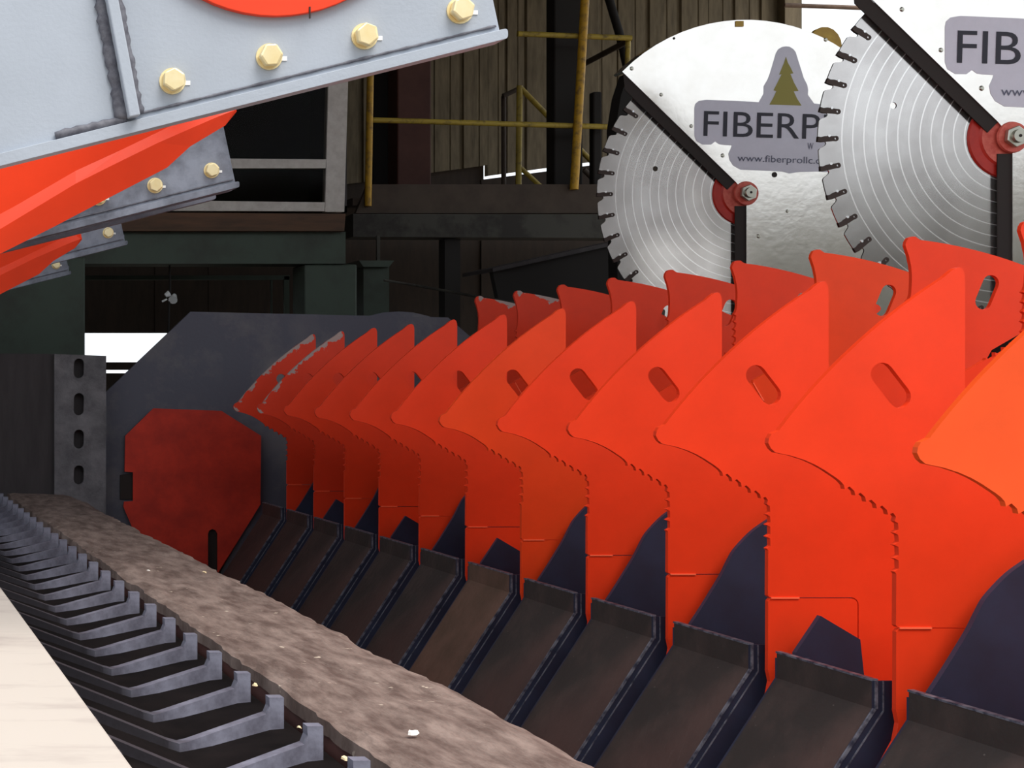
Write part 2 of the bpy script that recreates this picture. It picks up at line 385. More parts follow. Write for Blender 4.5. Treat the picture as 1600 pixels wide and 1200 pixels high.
# cabin with a white framed window behind the grey arms
YC = 9.0
w1 = thing('window_1', '', ''); del w1['label']; del w1['category']; struct(w1)
def pq(pts, Y0, Y1): return MB().prism([axz(px, py, Y0) for px, py in pts], Y0, Y1)
pq([(508, 331), (538, 331), (546, 60), (515, 60)], YC, YC + .06).build('frame_post', M_WHITE, w1)
pq([(120, 331), (150, 331), (150, 60), (120, 60)], YC, YC + .06).build('frame_post', M_WHITE, w1)
pq([(150, 263), (509, 263), (510, 249), (150, 246)], YC, YC + .05).build('frame_rail', M_WHITE, w1)
pq([(150, 329), (507, 330), (508, 316), (150, 312)], YC, YC + .05).build('frame_rail', M_WHITE, w1)
pq([(150, 80), (514, 80), (514, 62), (150, 62)], YC, YC + .05).build('frame_rail', M_WHITE, w1)
pq([(150, 246), (511, 249), (515, 80), (150, 80)], YC + .02, YC + .026).build('pane', M_GLASS, w1)
pq([(150, 312), (508, 316), (509, 263), (150, 263)], YC + .02, YC + .026).build('pane', M_GLASS, w1)
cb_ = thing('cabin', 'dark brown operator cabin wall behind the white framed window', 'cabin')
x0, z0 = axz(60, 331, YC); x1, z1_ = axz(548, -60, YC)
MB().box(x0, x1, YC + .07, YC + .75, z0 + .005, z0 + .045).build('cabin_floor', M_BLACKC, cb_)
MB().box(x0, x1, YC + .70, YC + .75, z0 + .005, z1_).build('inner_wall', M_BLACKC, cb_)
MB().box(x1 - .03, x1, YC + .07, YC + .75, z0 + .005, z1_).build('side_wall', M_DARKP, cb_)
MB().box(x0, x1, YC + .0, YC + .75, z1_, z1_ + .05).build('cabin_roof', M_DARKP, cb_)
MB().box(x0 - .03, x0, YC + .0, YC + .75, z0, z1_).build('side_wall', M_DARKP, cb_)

o = tag(pq([(100, 361), (538, 361), (540, 334), (100, 331)], YC - .05, YC + .25).build('steel_beam', M_BROWN), 'rusty brown beam directly under the white window frame', 'beam')
o = tag(pq([(60, 412), (540, 412), (540, 362), (60, 362)], YC, YC + .25).build('steel_beam', M_GREEN), 'dark green horizontal beam below the rusty brown beam', 'beam')
# green columns
def column(name, pts, Y, d, m, label, zfoot=0.0):
    p = [axz(px, py, Y) for px, py in pts]
    xs = [q[0] for q in p]; zs = [q[1] for q in p]
    return tag(MB().box(min(xs), max(xs), Y, Y + d, zfoot, max(zs)).build(name, m, None, .01), label, 'column')
column('steel_column', [(-60, 402), (133, 402)], 8.7, .3, M_GREEN, 'wide dark green column at the left edge under the hooks')
column('steel_column', [(476, 413), (558, 413)], YC + .02, .25, M_GREEN, 'dark green column ending the window beam, left of the capped one')
t = thing('steel_column', 'narrow green column with a flared cap under the platform', 'column')
pq([(568, 700), (608, 700), (608, 416), (568, 416)], 9.3, 9.5).build('post', M_GREEN, t)
pq([(568, 417), (608, 417), (616, 407), (561, 407)], 9.26, 9.54).build('cap', M_GREEN, t)
pq([(589, 407), (594, 407), (594, 368), (589, 368)], 9.38, 9.4).build('rod', M_FASC2, t)
x, z = axz(568, 700, 9.3); x2, _ = axz(608, 700, 9.3)
MB().box(x, x2, 9.3, 9.5, 0, z).build('post_foot', M_GREEN, t)

# platform with yellow guard rails
YP = 9.6
t = thing('platform', 'dark brown steel platform under the yellow guard rail', 'platform')
pq([(556, 333), (1010, 333), (1010, 288), (575, 288)], YP + .02, YP + .06).build('fascia', M_FASC, t)
pq([(552, 370), (1010, 372), (1010, 335), (552, 334)], YP, YP + .2).build('edge_beam', M_FASC2, t)
x0, z0 = axz(556, 300, YP); x1, _ = axz(1010, 300, YP)
MB().box(x0, x1 + 1.5, YP + .06, 11.6, z0 - .08, z0 - .03).build('deck', M_FASC, t)
for px in (700, 990):
    x, z = axz(px, 372, YP); MB().box(x, x + .1, YP + .05, YP + .15, 0, z).build('leg', M_BLACKC, t)
def rail_tube(pts, Y, r, m, parent, name, dy=0.0):
    return MB().path([at(px, py, Y) + Vector((0, dy, 0)) for px, py in pts], r, 10).build(name, m, parent)
t = thing('guard_rail', 'worn yellow guard rail along the front of the platform', 'railing')
rail_tube([(575, 322), (579, 90)], YP, .022, M_YEL, t, 'post')
rail_tube([(897, 296), (918, -70)], YP, .026, M_YEL, t, 'post')
rail_tube([(577, 186), (955, 197)], YP, .018, M_YEL2, t, 'rail', .03)
rail_tube([(812, 51), (990, 58)], YP, .018, M_YEL2, t, 'rail', .03)
rail_tube([(989, 57), (986, 200)], YP, .016, M_YEL2, t, 'post', .06)
MB().tube(at(990, 60, YP) + Vector((0, .06, 0)), at(905, 104, 11.0), .02).build('rail', M_FASC, t)
t = thing('guard_rail', 'pale yellow braced stair rail behind the black column', 'railing')
YR = 10.2
rail_tube([(810, 300), (812, 134)], YR, .02, M_YEL2, t, 'post')
rail_tube([(787, 300), (787, 150)], YR + .2, .016, M_FASC, t, 'post')
rail_tube([(786, 150), (812, 138)], YR + .1, .016, M_FASC, t, 'rail')
rail_tube([(813, 137), (930, 258)], YR, .018, M_YEL2, t, 'rail')
rail_tube([(813, 262), (852, 298)], YR, .016, M_YEL2, t, 'brace')
rail_tube([(862, 300), (864, 272)], YR, .018, M_YEL2, t, 'post')
rail_tube([(912, 265), (948, 300)], YR + .1, .018, M_FASC, t, 'brace')
zd = z0 - .03
column('steel_column', [(866, -100), (911, -100)], 9.82, .12, M_BLACKC, 'soot black column behind the yellow guard rail post', zd)
column('steel_column', [(621, -100), (674, -100)], 10.6, .2, M_MAROON, 'maroon brown column at the back of the platform', zd)
column('steel_column', [(582, -100), (619, -100)], 10.9, .1, M_BLACKC, 'dark gap left of the maroon column, drawn as a black strip', zd)  # black strip put in for the dark gap, not a real post
t = tag(MB().path([at(940, -40, 11.4), at(970, 60, 11.4), at(985, 130, 11.4)], .03).build('brace', M_BLACKC), 'dark diagonal brace leaning on the corrugated wall', 'brace')
t = tag(pq([(974, 1230), (1010, 1230), (1010, 112), (982, 114), (970, 150), (962, 200)], 8.4, 8.5).build('motor_housing', M_BLACKC), 'black motor housing behind the far saw blade', 'housing')
column('steel_column', [(927, 143), (941, 143)], 9.7, .06, M_BLACKC, 'thin black upright on the platform beside the far saw blade', zd)
# dark inclined chute and cable under the platform
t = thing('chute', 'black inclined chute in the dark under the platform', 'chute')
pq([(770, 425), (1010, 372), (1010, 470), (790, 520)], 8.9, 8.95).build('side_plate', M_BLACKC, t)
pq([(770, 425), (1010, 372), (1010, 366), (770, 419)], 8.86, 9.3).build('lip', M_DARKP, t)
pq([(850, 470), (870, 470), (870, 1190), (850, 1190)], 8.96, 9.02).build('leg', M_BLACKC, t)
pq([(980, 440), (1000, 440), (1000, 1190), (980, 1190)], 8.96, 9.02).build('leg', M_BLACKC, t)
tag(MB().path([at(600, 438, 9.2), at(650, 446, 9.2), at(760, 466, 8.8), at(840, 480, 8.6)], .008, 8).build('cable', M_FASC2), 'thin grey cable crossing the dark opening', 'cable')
# pipes and lamp in the dark opening
t = thing('pipe_frame', 'thin green pipe frame in the dark opening below the beam', 'pipe')
YQ = 10.0
MB().bar(at(108, 434, YQ), at(452, 434, YQ), .03, .03).build('crossbar', M_GREEN, t)
MB().bar(at(447, 432, YQ), at(450, 1130, YQ), .035, .03).build('upright', M_GREEN, t)
MB().bar(at(424, 434, YQ), at(424, 1130, YQ), .012, .02).build('upright', M_GREEN, t)
MB().bar(at(108, 434, YQ), at(108, 1130, YQ), .03, .03).build('upright', M_GREEN, t)
lamp_p = at(266, 466, 9.12)
t = thing('work_lamp', 'small white lamp hanging on a cord in the dark opening', 'lamp', lamp_p)
MB().tube((-.004, 0, .212), (0, 0, .02), .006).build('cord', M_BLACKC, t)
MB().tube((.012, -.02, -.012), (.03, .02, .018), .028, 10, .014).build('shade', M_LAMPW, t)
MB().tube((-.03, 0, .015), (-.005, 0, .03), .014, 8, .02).build('bracket', M_LAMPW, t)
MB().tube((-.05, 0, -.02), (-.02, 0, -.006), .006, 8).build('hook', M_LAMPW, t)
MB().tube((-.006, 0, -.01), (-.012, 0, -.22), .007, 8).build('cord', M_BLACKC, t)
tag(MB().tube(at(1225, 8, 11.3), at(1420, 15, 11.3), .017, 10).build('overhead_pipe', M_PIPE), 'thin brown pipe against the white sky behind the saws', 'pipe')

# ------------------------------------------------------------------ claw wheels
P = 0.4; K0 = 18.17; U = P / F            # wheel spacing, first depth, metres per image unit
CX, CZ = 16129 * U, H - 4854 * U           # rotor axis
def yk(k): return P * (K0 - k)
def rel(px, py):                           # outline read on the second nearest wheel -> metres about the axis
    return ((px - VX) * 7.17 * U - CX, (VY - py) * 7.17 * U + H - CZ)
def crop(cx, cy): return rel(1180 + cx / 4.285, 640 + cy / 4.285)
R0 = 7167 * U
toothed = [(945, 1100), (933, 1085), (962, 1065), (960, 1010), (930, 995), (962, 975), (960, 920), (930, 905), (962, 885), (958, 840), (932, 825), (960, 805),
           (957, 762), (935, 748), (943, 718), (924, 692), (890, 703), (882, 672), (850, 643), (815, 662), (808, 632), (778, 604), (743, 617), (736, 585),
           (705, 557), (672, 575), (664, 545), (632, 515), (600, 533), (594, 505), (570, 478), (540, 455), (460, 402), (400, 368), (330, 337), (240, 308),
           (165, 293), (135, 286), (107, 262), (88, 225), (93, 192), (110, 162)]
pocket = (-3652 * U, 2989 * U)
def rot2(p, a):
    c, s = math.cos(a), math.sin(a); return (p[0] * c - p[1] * s, p[0] * s + p[1] * c)
ROT60 = math.radians(60)
INS_X0, INS_X1, INS_Z1, INS_Z0 = -4413 * U, -3269 * U, 2093 * U, 1180 * U
def seat_arc(r, g):
    cx, cz = INS_X1 - r, INS_Z1 - r
    return [(cx + (r + g) * math.cos(a), cz + (r + g) * math.sin(a)) for a in [math.radians(x) for x in (0, 22, 45, 68, 90)]]
def claw():
    o = [rot2((x * U, z * U), ROT60) for (x, z) in ((-3560, 4290), (-3400, 4255), (-1900, 4230), (-1500, 4240), (-1300, 4310))]
    g = .0022
    o += [(INS_X0, INS_Z0), (INS_X1 + g, INS_Z0)]                   # rectangular seat of the insert plate
    o += seat_arc(.014, g)
    o += [(INS_X0 + .004, INS_Z1 + g), (INS_X0, INS_Z1 + .006)]
    o += [crop(*p) for p in toothed]
    a0, a1 = math.radians(143.0), math.radians(122.7)
    for i in range(15):
        a = a0 + (a1 - a0) * i / 14; o.append((R0 * math.cos(a), R0 * math.sin(a)))
    ap = [(1486, 423.5), (1493, 419), (1500, 417.5), (1505, 421), (1507.5, 429), (1508, 440)]
    o += [rel(*q) for q in ap]
    o += [(-3640 * U, 4420 * U)]
    return o
outline = []
for i in range(6):
    outline += [rot2(p, -math.radians(60) * i) for p in claw()]
sl_c1, sl_c2 = rel(1378.5, 584.5), rel(1405.5, 619.5)
slots = []
for i in range(6):
    slots.append([rot2(p, -math.radians(60) * i) for p in capsule(sl_c1, sl_c2, 18 * 7.17 * U)])
hub_hole = circ(0, 0, .13, 32)
TH = .012
MEs = {}
base = MB().prism(outline, 0, TH, slots + [hub_hole])
for key, m in (('a', M_OR), ('b', M_OR2), ('c', M_OR3), ('w', M_ORW)):
    MEs[key] = (base.mesh('claw_plate', m),
                MB().prism([(INS_X0, INS_Z0 + .0002), (INS_X1, INS_Z0 + .0002)] + seat_arc(.014, 0) + [(INS_X0 + .006, INS_Z1), (INS_X0 + .0005, INS_Z1 - .006)], 0, TH - .001).mesh('insert_plate', m))
ME_WELD = MB().bar((INS_X0 + .006, -.0008, INS_Z1 + .001), (INS_X0 + .068, -.0008, INS_Z1 + .001), .0035, .003).mesh('weld_seam', M_WELD)
ME_HUB = MB().prism(circ(0, 0, .30, 40), -.02, -.0005, [circ(0, 0, .13, 32)]).mesh('hub_ring', M_OR)
ME_HB = MB().prism(circ(0, 0, .022, 6), -.035, -.02).mesh('hub_bolt', M_BOLT)
ordw = ['nearest', 'second', 'third', 'fourth', 'fifth', 'sixth', 'seventh', 'eighth', 'ninth', 'tenth', 'eleventh', 'farthest']
extra = {12: 'bright yellowish orange claw wheel, nearest of the row, cut by the right photo edge',
         7: 'slightly yellowish orange claw wheel, sixth of the row counted from the near end',
         1: 'orange claw wheel with grey rubbed rim, farthest of the row beside the grey end plate',
         2: 'orange claw wheel with scratched rim, second from the far end plate'}
for k in range(1, 13):
    idx = 12 - k
    lab = extra.get(k, 'plain red orange toothed claw wheel, %s of the row counted from the near end' % ordw[idx])
    t = thing('claw_wheel', lab, 'claw wheel', (CX, yk(k), CZ), 'claw wheels on the rotor shaft')
    key = 'b' if k == 12 else 'c' if k == 7 else 'w' if k in (1, 2) else 'a'
    child('claw_plate', MEs[key][0], t)
    for i in range(6):
        child('insert_plate', MEs[key][1], t, (0, 0, 0), (0, math.radians(60) * i, 0))
        child('weld_seam', ME_WELD, t, (0, 0, 0), (0, math.radians(60) * i, 0))
    child('hub_ring', ME_HUB, t)
    for i in range(8):
        a = 2 * math.pi * i / 8; child('hub_bolt', ME_HB, t, (.22 * math.cos(a), 0, .22 * math.sin(a)))
t = thing('rotor_shaft', 'dark steel shaft through the centres of the claw wheels', 'shaft', (CX, 0, CZ))
MB().tube((0, 2.25, 0), (0, 7.44, 0), .128, 32).build('shaft', M_NAVY, t)
for y in (2.25,):
    MB().box(-.2, .2, y - .12, y, -CZ, .2).build('bearing_stand', M_NAVY, t)

# ------------------------------------------------------------------ slide channels between the wheels
WX, WZ0, WZ1 = 11607 * U, H - 3390 * U, H - 3708 * U
dirx, dirz = -.545, -.839
SL = 1.02
def channel(k, short, rusty):
    y0, y1 = yk(k) + .035, yk(k) + .345
    n = 13 - k
    kind = 'short pentagonal fin' if short else 'tall curved fin'
    t = thing('slide_channel', '', 'slide channel', (WX, y0, WZ0), 'slide channels between the claw wheels')
    if k == 1: t['label'] = 'dark slide channel without a fin, farthest, beside the grey end plate'
    elif rusty: t['label'] = 'rusty brown slide channel with a short fin, sixth from the near end'
    elif k == 12: t['label'] = 'dark slide channel with a tall curved navy fin at the lower right corner'
    else: t['label'] = 'dark slide channel with a %s, %s counted from the near end' % (kind, ordw[n - 1])
    D = y1 - y0; zt = 0; zb = WZ1 - WZ0; th = .010
    # web: bent plate facing the trough
    prof = [(0, zt), (0, zb), (dirx * SL, zb + dirz * SL), (dirx * SL + th * 1.2, zb + dirz * SL), (th, zb - .002), (th, zt)]
    MB().prism(prof, 0.006, D - .006).build('web', M_WEBR if rusty else M_WEB, t)
    fw = .072
    pf = [(0, zt), (0, zb), (dirx * SL, zb + dirz * SL), (dirx * SL + fw * 1.2, zb + dirz * SL), (fw, zb - .022), (fw, zt)]
    nf = MB().prism(pf, 0, .006).build('flange', M_NAVY, t)
    MB().prism([(q[0], min(q[1], -.012)) for q in pf], D - .006, D).build('flange', M_NAVY, t)
    # bare worn edge where web and near flange meet, and along the top
    eg = MB()
    eg.bar((.004, .0, zt + .001), (.004, .0, zb), .006, .004); eg.bar((.001, 0, zb), (dirx * SL, 0, zb + dirz * SL), .006, .004)
    eg.bar((.018, 0, zt), (.018, 0, zb - .004), .003, .002); eg.bar((.018, 0, zb - .004), (.018 + dirx * SL, 0, zb - .004 + dirz * SL), .003, .002)
    eg.build('worn_edge', M_EDGE, nf)
    MB().box(-.0015, th + .001, .004, D - .004, -.001, .003).build('top_edge', M_EDGE, t)
    if k == 1: return
    def fr(x, yy): return (x * U - WX, H - yy * U - WZ0)
    if short:
        pts = [fr(11840, 3700), fr(11870, 3400), fr(12182, 2935), fr(12680, 3232), fr(12740, 3800)]
    else:
        pts = smooth([fr(11868, 3420), fr(12000, 3220), fr(12117, 3033), fr(12292, 2745), fr(12400, 2530), fr(12496, 2365), fr(12699, 2145),
               fr(12875, 2008), fr(13150, 1840), fr(13500, 1730), fr(13900, 1700), fr(14300, 1800), fr(14700, 2100), fr(15000, 2600)]) + [fr(15000, 4300), fr(12200, 4300), fr(11840, 3700)]
    MB().prism(pts, D + .0005, D + .0125).build('fin', M_NAVY, t)
for k in range(1, 13):
    channel(k, k in (3, 5, 7, 11), k == 7)
base_z = WZ1 + dirz * SL
tag(MB().box(WX + dirx * SL - .02, WX + dirx * SL + .16, yk(12) - .1, 7.42, 0, base_z).build('base_beam', M_NAVY, None, .005), 'navy base beam carrying the lower ends of the slide channels', 'beam')

# ------------------------------------------------------------------ end plate, red cover, left column
YE = 7.45
t = thing('end_plate', 'large dark grey chamfered end plate behind the claw wheels', 'end plate')
pq([(165, 1250), (165, 613), (298, 487), (700, 496), (868, 640), (868, 1250)], YE, YE + .02).build('plate', M_END, t)
MB().prism(circ(*axz(622, 636, YE + .03), 150 * YE / F, 40), YE + .022, YE + .06).build('bearing_cover', M_END, t)
x0, z0 = axz(165, 1250, YE); x1, _ = axz(868, 1250, YE)
MB().box(x0, x1, YE, YE + .02, 0, z0).build('plate_foot', M_END, t)
YO = YE - .035
ro = [(196, 681), (240, 638), (346, 642), (408, 681), (407, 788), (378, 835), (322, 925), (250, 925), (193, 792), (194, 784), (208, 783), (208, 738), (195, 737)]
sl = [axz(px, py, YO) for px, py in [(325, 900), (325, 834), (327, 829), (332, 826.5), (337, 829), (340, 834), (340, 900)]]
t = thing('end_cover', 'red octagonal cover plate bolted on the grey end plate', 'cover')
MB().prism([axz(px, py, YO) for px, py in ro], YO, YO + .012, [sl]).build('plate', M_REDP, t)
for (px, py) in ((230, 690), (375, 690), (372, 780), (290, 850)):
    x, z = axz(px, py, YO); MB().tube((x, YO + .011, z), (x, YE, z), .02).build('spacer', M_MATTE, t)
pq([(188, 742), (212, 740), (212, 780), (188, 780)], YE - .012, YE - .002).build('recess', M_MATTE, t)
pq([(321, 930), (345, 930), (345, 822), (321, 822)], YE - .012, YE - .002).build('recess', M_MATTE, t)
YL = 7.36
t = thing('post', 'scuffed grey flat post with oblong holes at the left', 'post')
hs = []
for (a, b) in ((568, 583), (622, 641), (679, 693), (735, 749)):
    hs.append([axz(124 + q * .0, 0, YL) for q in ()] or capsule(axz(123.5, a, YL), axz(123, b, YL), 8 * YL / F, 6))
MB().prism([axz(85, 900, YL), axz(165, 900, YL), axz(166, 556, YL), axz(85, 553, YL)], YL, YL + .02, hs).build('flat_bar', M_COLM, t)
pq([(85, 900), (165, 900), (165, 557), (85, 557)], YL + .05, YL + .06).build('back_bar', M_DARKP, t)
x0, z0 = axz(85, 900, YL); x1, _ = axz(165, 900, YL)
MB().box(x0, x1, YL, YL + .06, 0, z0).build('foot', M_COLM, t)
t = tag(pq([(-300, 1300), (84, 1300), (84, 553), (-300, 550)], YL + .03, YL + .07).build('back_panel', M_DARKP), 'dark brown steel panel at the left beside the grey post', 'panel')

# ------------------------------------------------------------------ trough conveyor with V flights, timber rail, pale sheet
t = thing('conveyor', 'V shaped trough conveyor with grey steel flights on black belt', 'conveyor')
bel = [(.755, H - .588), (.60, H - .603), (.54, H - .605), (.368, H - .566)]
belt = bel + [(p[0], p[1] - .012) for p in reversed(bel)]
MB().prism(belt, 1.6, 7.34).build('belt', M_BELT, t)
S = [(.738, 0, -.537), (.713, 0, -.537), (.7135, 0, -.552), (.707, -.004, -.5645), (.60, -.066, -.582), (.555, -.092, -.5895), (.538, -.10, -.591), (.522, -.092, -.588),
     (.405, .01, -.556), (.393, .02, -.550), (.390, .02, -.532), (.368, .02, -.531)]
fb = MB(); vs = []; fs = []
for (x, y, z) in S:
    zb = -.6 if x > .7 else (-.6 - .028 * (.7 - x) / .16 if x > .54 else -.628 + .04 * (.54 - x) / .17)
    vs += [(x, y - .011, z + H), (x, y - .011, zb + H), (x, y + .013, zb + H), (x, y + .013, z + H)]
n = len(S)
for i in range(n - 1):
    for k in range(4):
        a_, b_ = 4 * i + k, 4 * i + (k + 1) % 4
        fs.append((a_, b_, b_ + 4, a_ + 4))
fs += [(3, 2, 1, 0), tuple(4 * (n - 1) + k for k in range(4))]
FLM = fb.add(vs, fs).mesh('flight', M_FLIGHT)
for n in range(-2, 24):
    child('flight', FLM, t, (0, .2105 * (11.07 + n), 0))
for x0, x1 in ((.40, .44), (.66, .70)):
    MB().box(x0, x1, 1.7, 7.3, 0, H - .64).build('stringer', M_BELT, t)

def slab(name, x0, x1, y0, y1, z, th, nx, ny, amp, m, seed, edge=0.0):
    rr = random.Random(seed); vs = []; fs = []
    import mathutils
    for j in range(ny + 1):
        for i in range(nx + 1):
            x = x0 + (x1 - x0) * i / nx; y = y0 + (y1 - y0) * j / ny
            nz = mathutils.noise.fractal(Vector((x * 9 + seed, y * 3.2, 0)), 1, 2, 4) * amp
            if i in (0, nx): x += rr.uniform(-edge, edge); nz -= amp * .8
            vs.append((x, y, z + nz))
    W = nx + 1
    for j in range(ny):
        for i in range(nx): a = j * W + i; fs.append((a, a + 1, a + W + 1, a + W))
    n = len(vs)
    per = [i for i in range(W)] + [j * W + nx for j in range(1, ny + 1)] + [ny * W + i for i in range(nx - 1, -1, -1)] + [j * W for j in range(ny - 1, 0, -1)]
    lo = [(vs[i][0], vs[i][1], z - th) for i in per]
    b = MB(); b.add(vs + lo, fs + [(per[i], n + i, n + (i + 1) % len(per), per[(i + 1) % len(per)]) for i in range(len(per))] + [tuple(n + i for i in reversed(range(len(per))))])
    return b.build(name, m)
tag(slab('rail', .775, 1.075, 1.75, 7.3, H - .548, .03, 10, 150, .007, M_PLANK, 3, .005), 'long dusty brown rail capping the trough wall beside the flights', 'rail')
tag(MB().box(.785, 1.06, 1.75, 7.3, 0, H - .579).build('trough_wall', M_PLANKS), 'dark red brown wall under the dusty rail', 'wall')
tag(MB().prism([(-.7, H - .452), (-.7, H - .43), (.316, H - .43), (.316, H - .452)], 1.2, 5.2).build('cover_sheet', M_PANEL, None, .004), 'pale beige cover sheet at the lower left corner', 'sheet')
tag(MB().box(-.6, .22, 1.3, 5.1, 0, H - .453).build('sheet_base', M_DARKP), 'dark box under the pale cover sheet', 'box')
# wood chips
def chip(px, py, Y, s, m, label, lift=0.0):
    p = at(px, py, Y); rr = random.Random(int(px * 7 + py)); vs = []
    for i in range(7):
        a = 2 * math.pi * i / 7; r = s * rr.uniform(.7, 1.15); vs.append((r * math.cos(a), .7 * r * math.sin(a), rr.uniform(-.002, .002)))
    n = len(vs); vs += [(q[0] * .8, q[1] * .8, q[2] + s * .45) for q in vs]
    fs = [tuple(reversed(range(n))), tuple(range(n, 2 * n))] + [(i, (i + 1) % n, n + (i + 1) % n, n + i) for i in range(n)]
    o = MB().add(vs, fs).build('wood_chip', m); o.location = p + Vector((0, 0, lift)); o.rotation_euler = (rr.uniform(-.2, .2), rr.uniform(-.2, .2), rr.uniform(0, 3))
    return tag(o, label, 'wood chip', 'loose wood chips')
def y_on(py, z): return z * F / (py - VY)            # depth at which height -z below the eye meets picture row py
chip(645, 1146, y_on(1150, .545), .011, M_CHIPW, 'bright white wood chip on the near end of the dusty rail')
chip(398, 1072, 2.55, .007, M_CHIP, 'tan wood chip beside a flight end, under the rail edge')
chip(540, 1186, 2.2, .007, M_CHIP, 'tan wood chip nearest the bottom edge, left of the rail')
chip(468, 1138, 2.4, .006, M_CHIP, 'small brown wood chip between two near flight ends')
chip(232, 893, y_on(893, .55), .008, M_CHIPW, 'pale wood splinter on the middle of the rail, leftmost')
chip(320, 895, y_on(895, .55), .008, M_CHIP, 'pale wood splinter on the middle of the rail, nearest its right edge')

for i, (ya, yb_) in enumerate(((4.3, 5.4), (5.62, 7.0), (7.3, 8.3))):
    tag(MB().box(4.1, 5.2, ya, yb_, 0, H + .185).build('saw_frame', M_BLACKC, None, .01), ('dark frame block in front of the near saw', 'dark frame block between the two saws', 'dark frame block behind the far saw')[i], 'frame')
# ------------------------------------------------------------------ grey hook arms overhead at the left
YA = 2.3
A0 = at(428, -222, YA)                                # the arms' pivot
def la(px, py, Y=YA): p = at(px, py, Y); return (p.x - A0.x, p.z - A0.z)
def lp(px, py, Y=YA): p = at(px, py, Y); return Vector((p.x - A0.x, Y - YA, p.z - A0.z))
DA = .075
def make_arm(dzf, M_GREY=M_GREY):
    HO = [circ(0, 0, .066, 20)]
    t = thing('hook_arm', '', 'arm', (A0.x, YA, A0.z), 'grey hook arms overhead')
    edge = [(779, 46), (0, 246), (-300, 323)]
    MB().prism([la(*p) for p in [(-300, 330), (783, 56), (716, -260), (-300, -10)]], 0, .016, HO).build('side_plate', M_GREY, t, .002)
    # proud strip along the lower edge
    sp = rounded([la(*p) for p in [(-300, 336), (790, 62), (789, 46), (-300, 315)]], .006)
    MB().prism(sp, -.010, .03).build('edge_strip', M_GREY, t, .003)
    MB().prism([la(*p) for p in [(-300, 330), (783, 56), (783, 40), (-300, 314)]], .031, DA - .012).build('bottom_plate', M_DARKP, t)
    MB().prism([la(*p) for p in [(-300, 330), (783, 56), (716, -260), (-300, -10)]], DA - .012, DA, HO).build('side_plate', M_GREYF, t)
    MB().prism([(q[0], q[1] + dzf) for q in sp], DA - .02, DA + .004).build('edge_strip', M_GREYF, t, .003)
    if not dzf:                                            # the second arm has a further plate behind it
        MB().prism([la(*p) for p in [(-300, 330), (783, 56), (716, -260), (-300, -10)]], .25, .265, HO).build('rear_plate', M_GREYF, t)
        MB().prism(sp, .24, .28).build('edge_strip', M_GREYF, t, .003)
    # welded stiffener
    st = MB().bar(lp(163, -40) + Vector((0, -.012, 0)), lp(206, 186) + Vector((0, -.012, 0)), .017, .03).build('stiffener', M_GREY, t, .002)
    MB().beads(lp(150, -40) + Vector((0, -.004, 0)), lp(192, 188) + Vector((0, -.004, 0)), .011, .007, 3).build('weld_bead', M_GREYD, st)
    MB().beads(lp(176, -40) + Vector((0, -.004, 0)), lp(217, 178) + Vector((0, -.004, 0)), .0075, .007, 5).build('weld_bead', M_GREYD, st)
    MB().beads(lp(86, 213) + Vector((0, -.004, 0)), lp(196, 187) + Vector((0, -.004, 0)), .008, .008, 7).build('weld_bead', M_GREYD, t)
    MB().beads(lp(217, 178) + Vector((0, -.002, 0)), lp(774, 41) + Vector((0, -.002, 0)), .0022, .01, 9).build('weld_bead', M_GREYD, t)
    for i, (px, py) in enumerate(((718, 17), (569, 57), (420, 89), (269, 127))):
        c = la(px, py)
        b = MB().prism(circ(c[0], c[1], .0185, 6, .3 + i * .4), -.018, -.003).build('bolt', M_BOLT, t, .003)
        MB().prism(circ(c[0], c[1], .0205, 20), -.0028, 0).build('washer', M_BOLT, b)
        c2 = la(px + 22, py + 3)
        MB().prism([(c2[0] - .007, c2[1] - .003), (c2[0] + .006, c2[1] - .003), (c2[0] + .006, c2[1] + .0035), (c2[0] - .007, c2[1] + .003)], -.0015, 0).build('white_tick', M_MARK, b)  # short white dash to the right of each bolt
    MB().prism(circ(0, 0, 250 * YA / F, 64), -.012, -.0005, HO).build('pivot_disc', M_HOOK, t, .003)
    tk = la(480, 20); MB().bar((tk[0], -.013, tk[1] - .012), (tk[0], -.013, tk[1] + .006), .0022, .002).build('index_mark', M_MATTE, t)
    return t
arm_labels = ['large pale grey bolted arm filling the top left corner, nearest of four',
              'second nearest grey bolted arm, sticking out below the large arm',
              'third grey bolted arm, smaller, above the left green column',
              'farthest and smallest grey bolted arm at the left edge']
arm = make_arm(.03); arm['label'] = arm_labels[0]
for i, (yy, dx, dz, ro_) in enumerate(((3.88, .0, -.022, 0), (5.52, .015, -.02, 0), (7.03, .03, -.02, 0))):
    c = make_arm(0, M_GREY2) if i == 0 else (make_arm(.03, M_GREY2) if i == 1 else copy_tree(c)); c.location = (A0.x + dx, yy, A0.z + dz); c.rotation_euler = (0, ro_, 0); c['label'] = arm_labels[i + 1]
tag(MB().tube((A0.x, 2.25, A0.z), (A0.x, 7.6, A0.z), .05, 24).build('arm_shaft', M_NAVY), 'dark steel shaft through the upper ends of the grey hook arms', 'shaft')

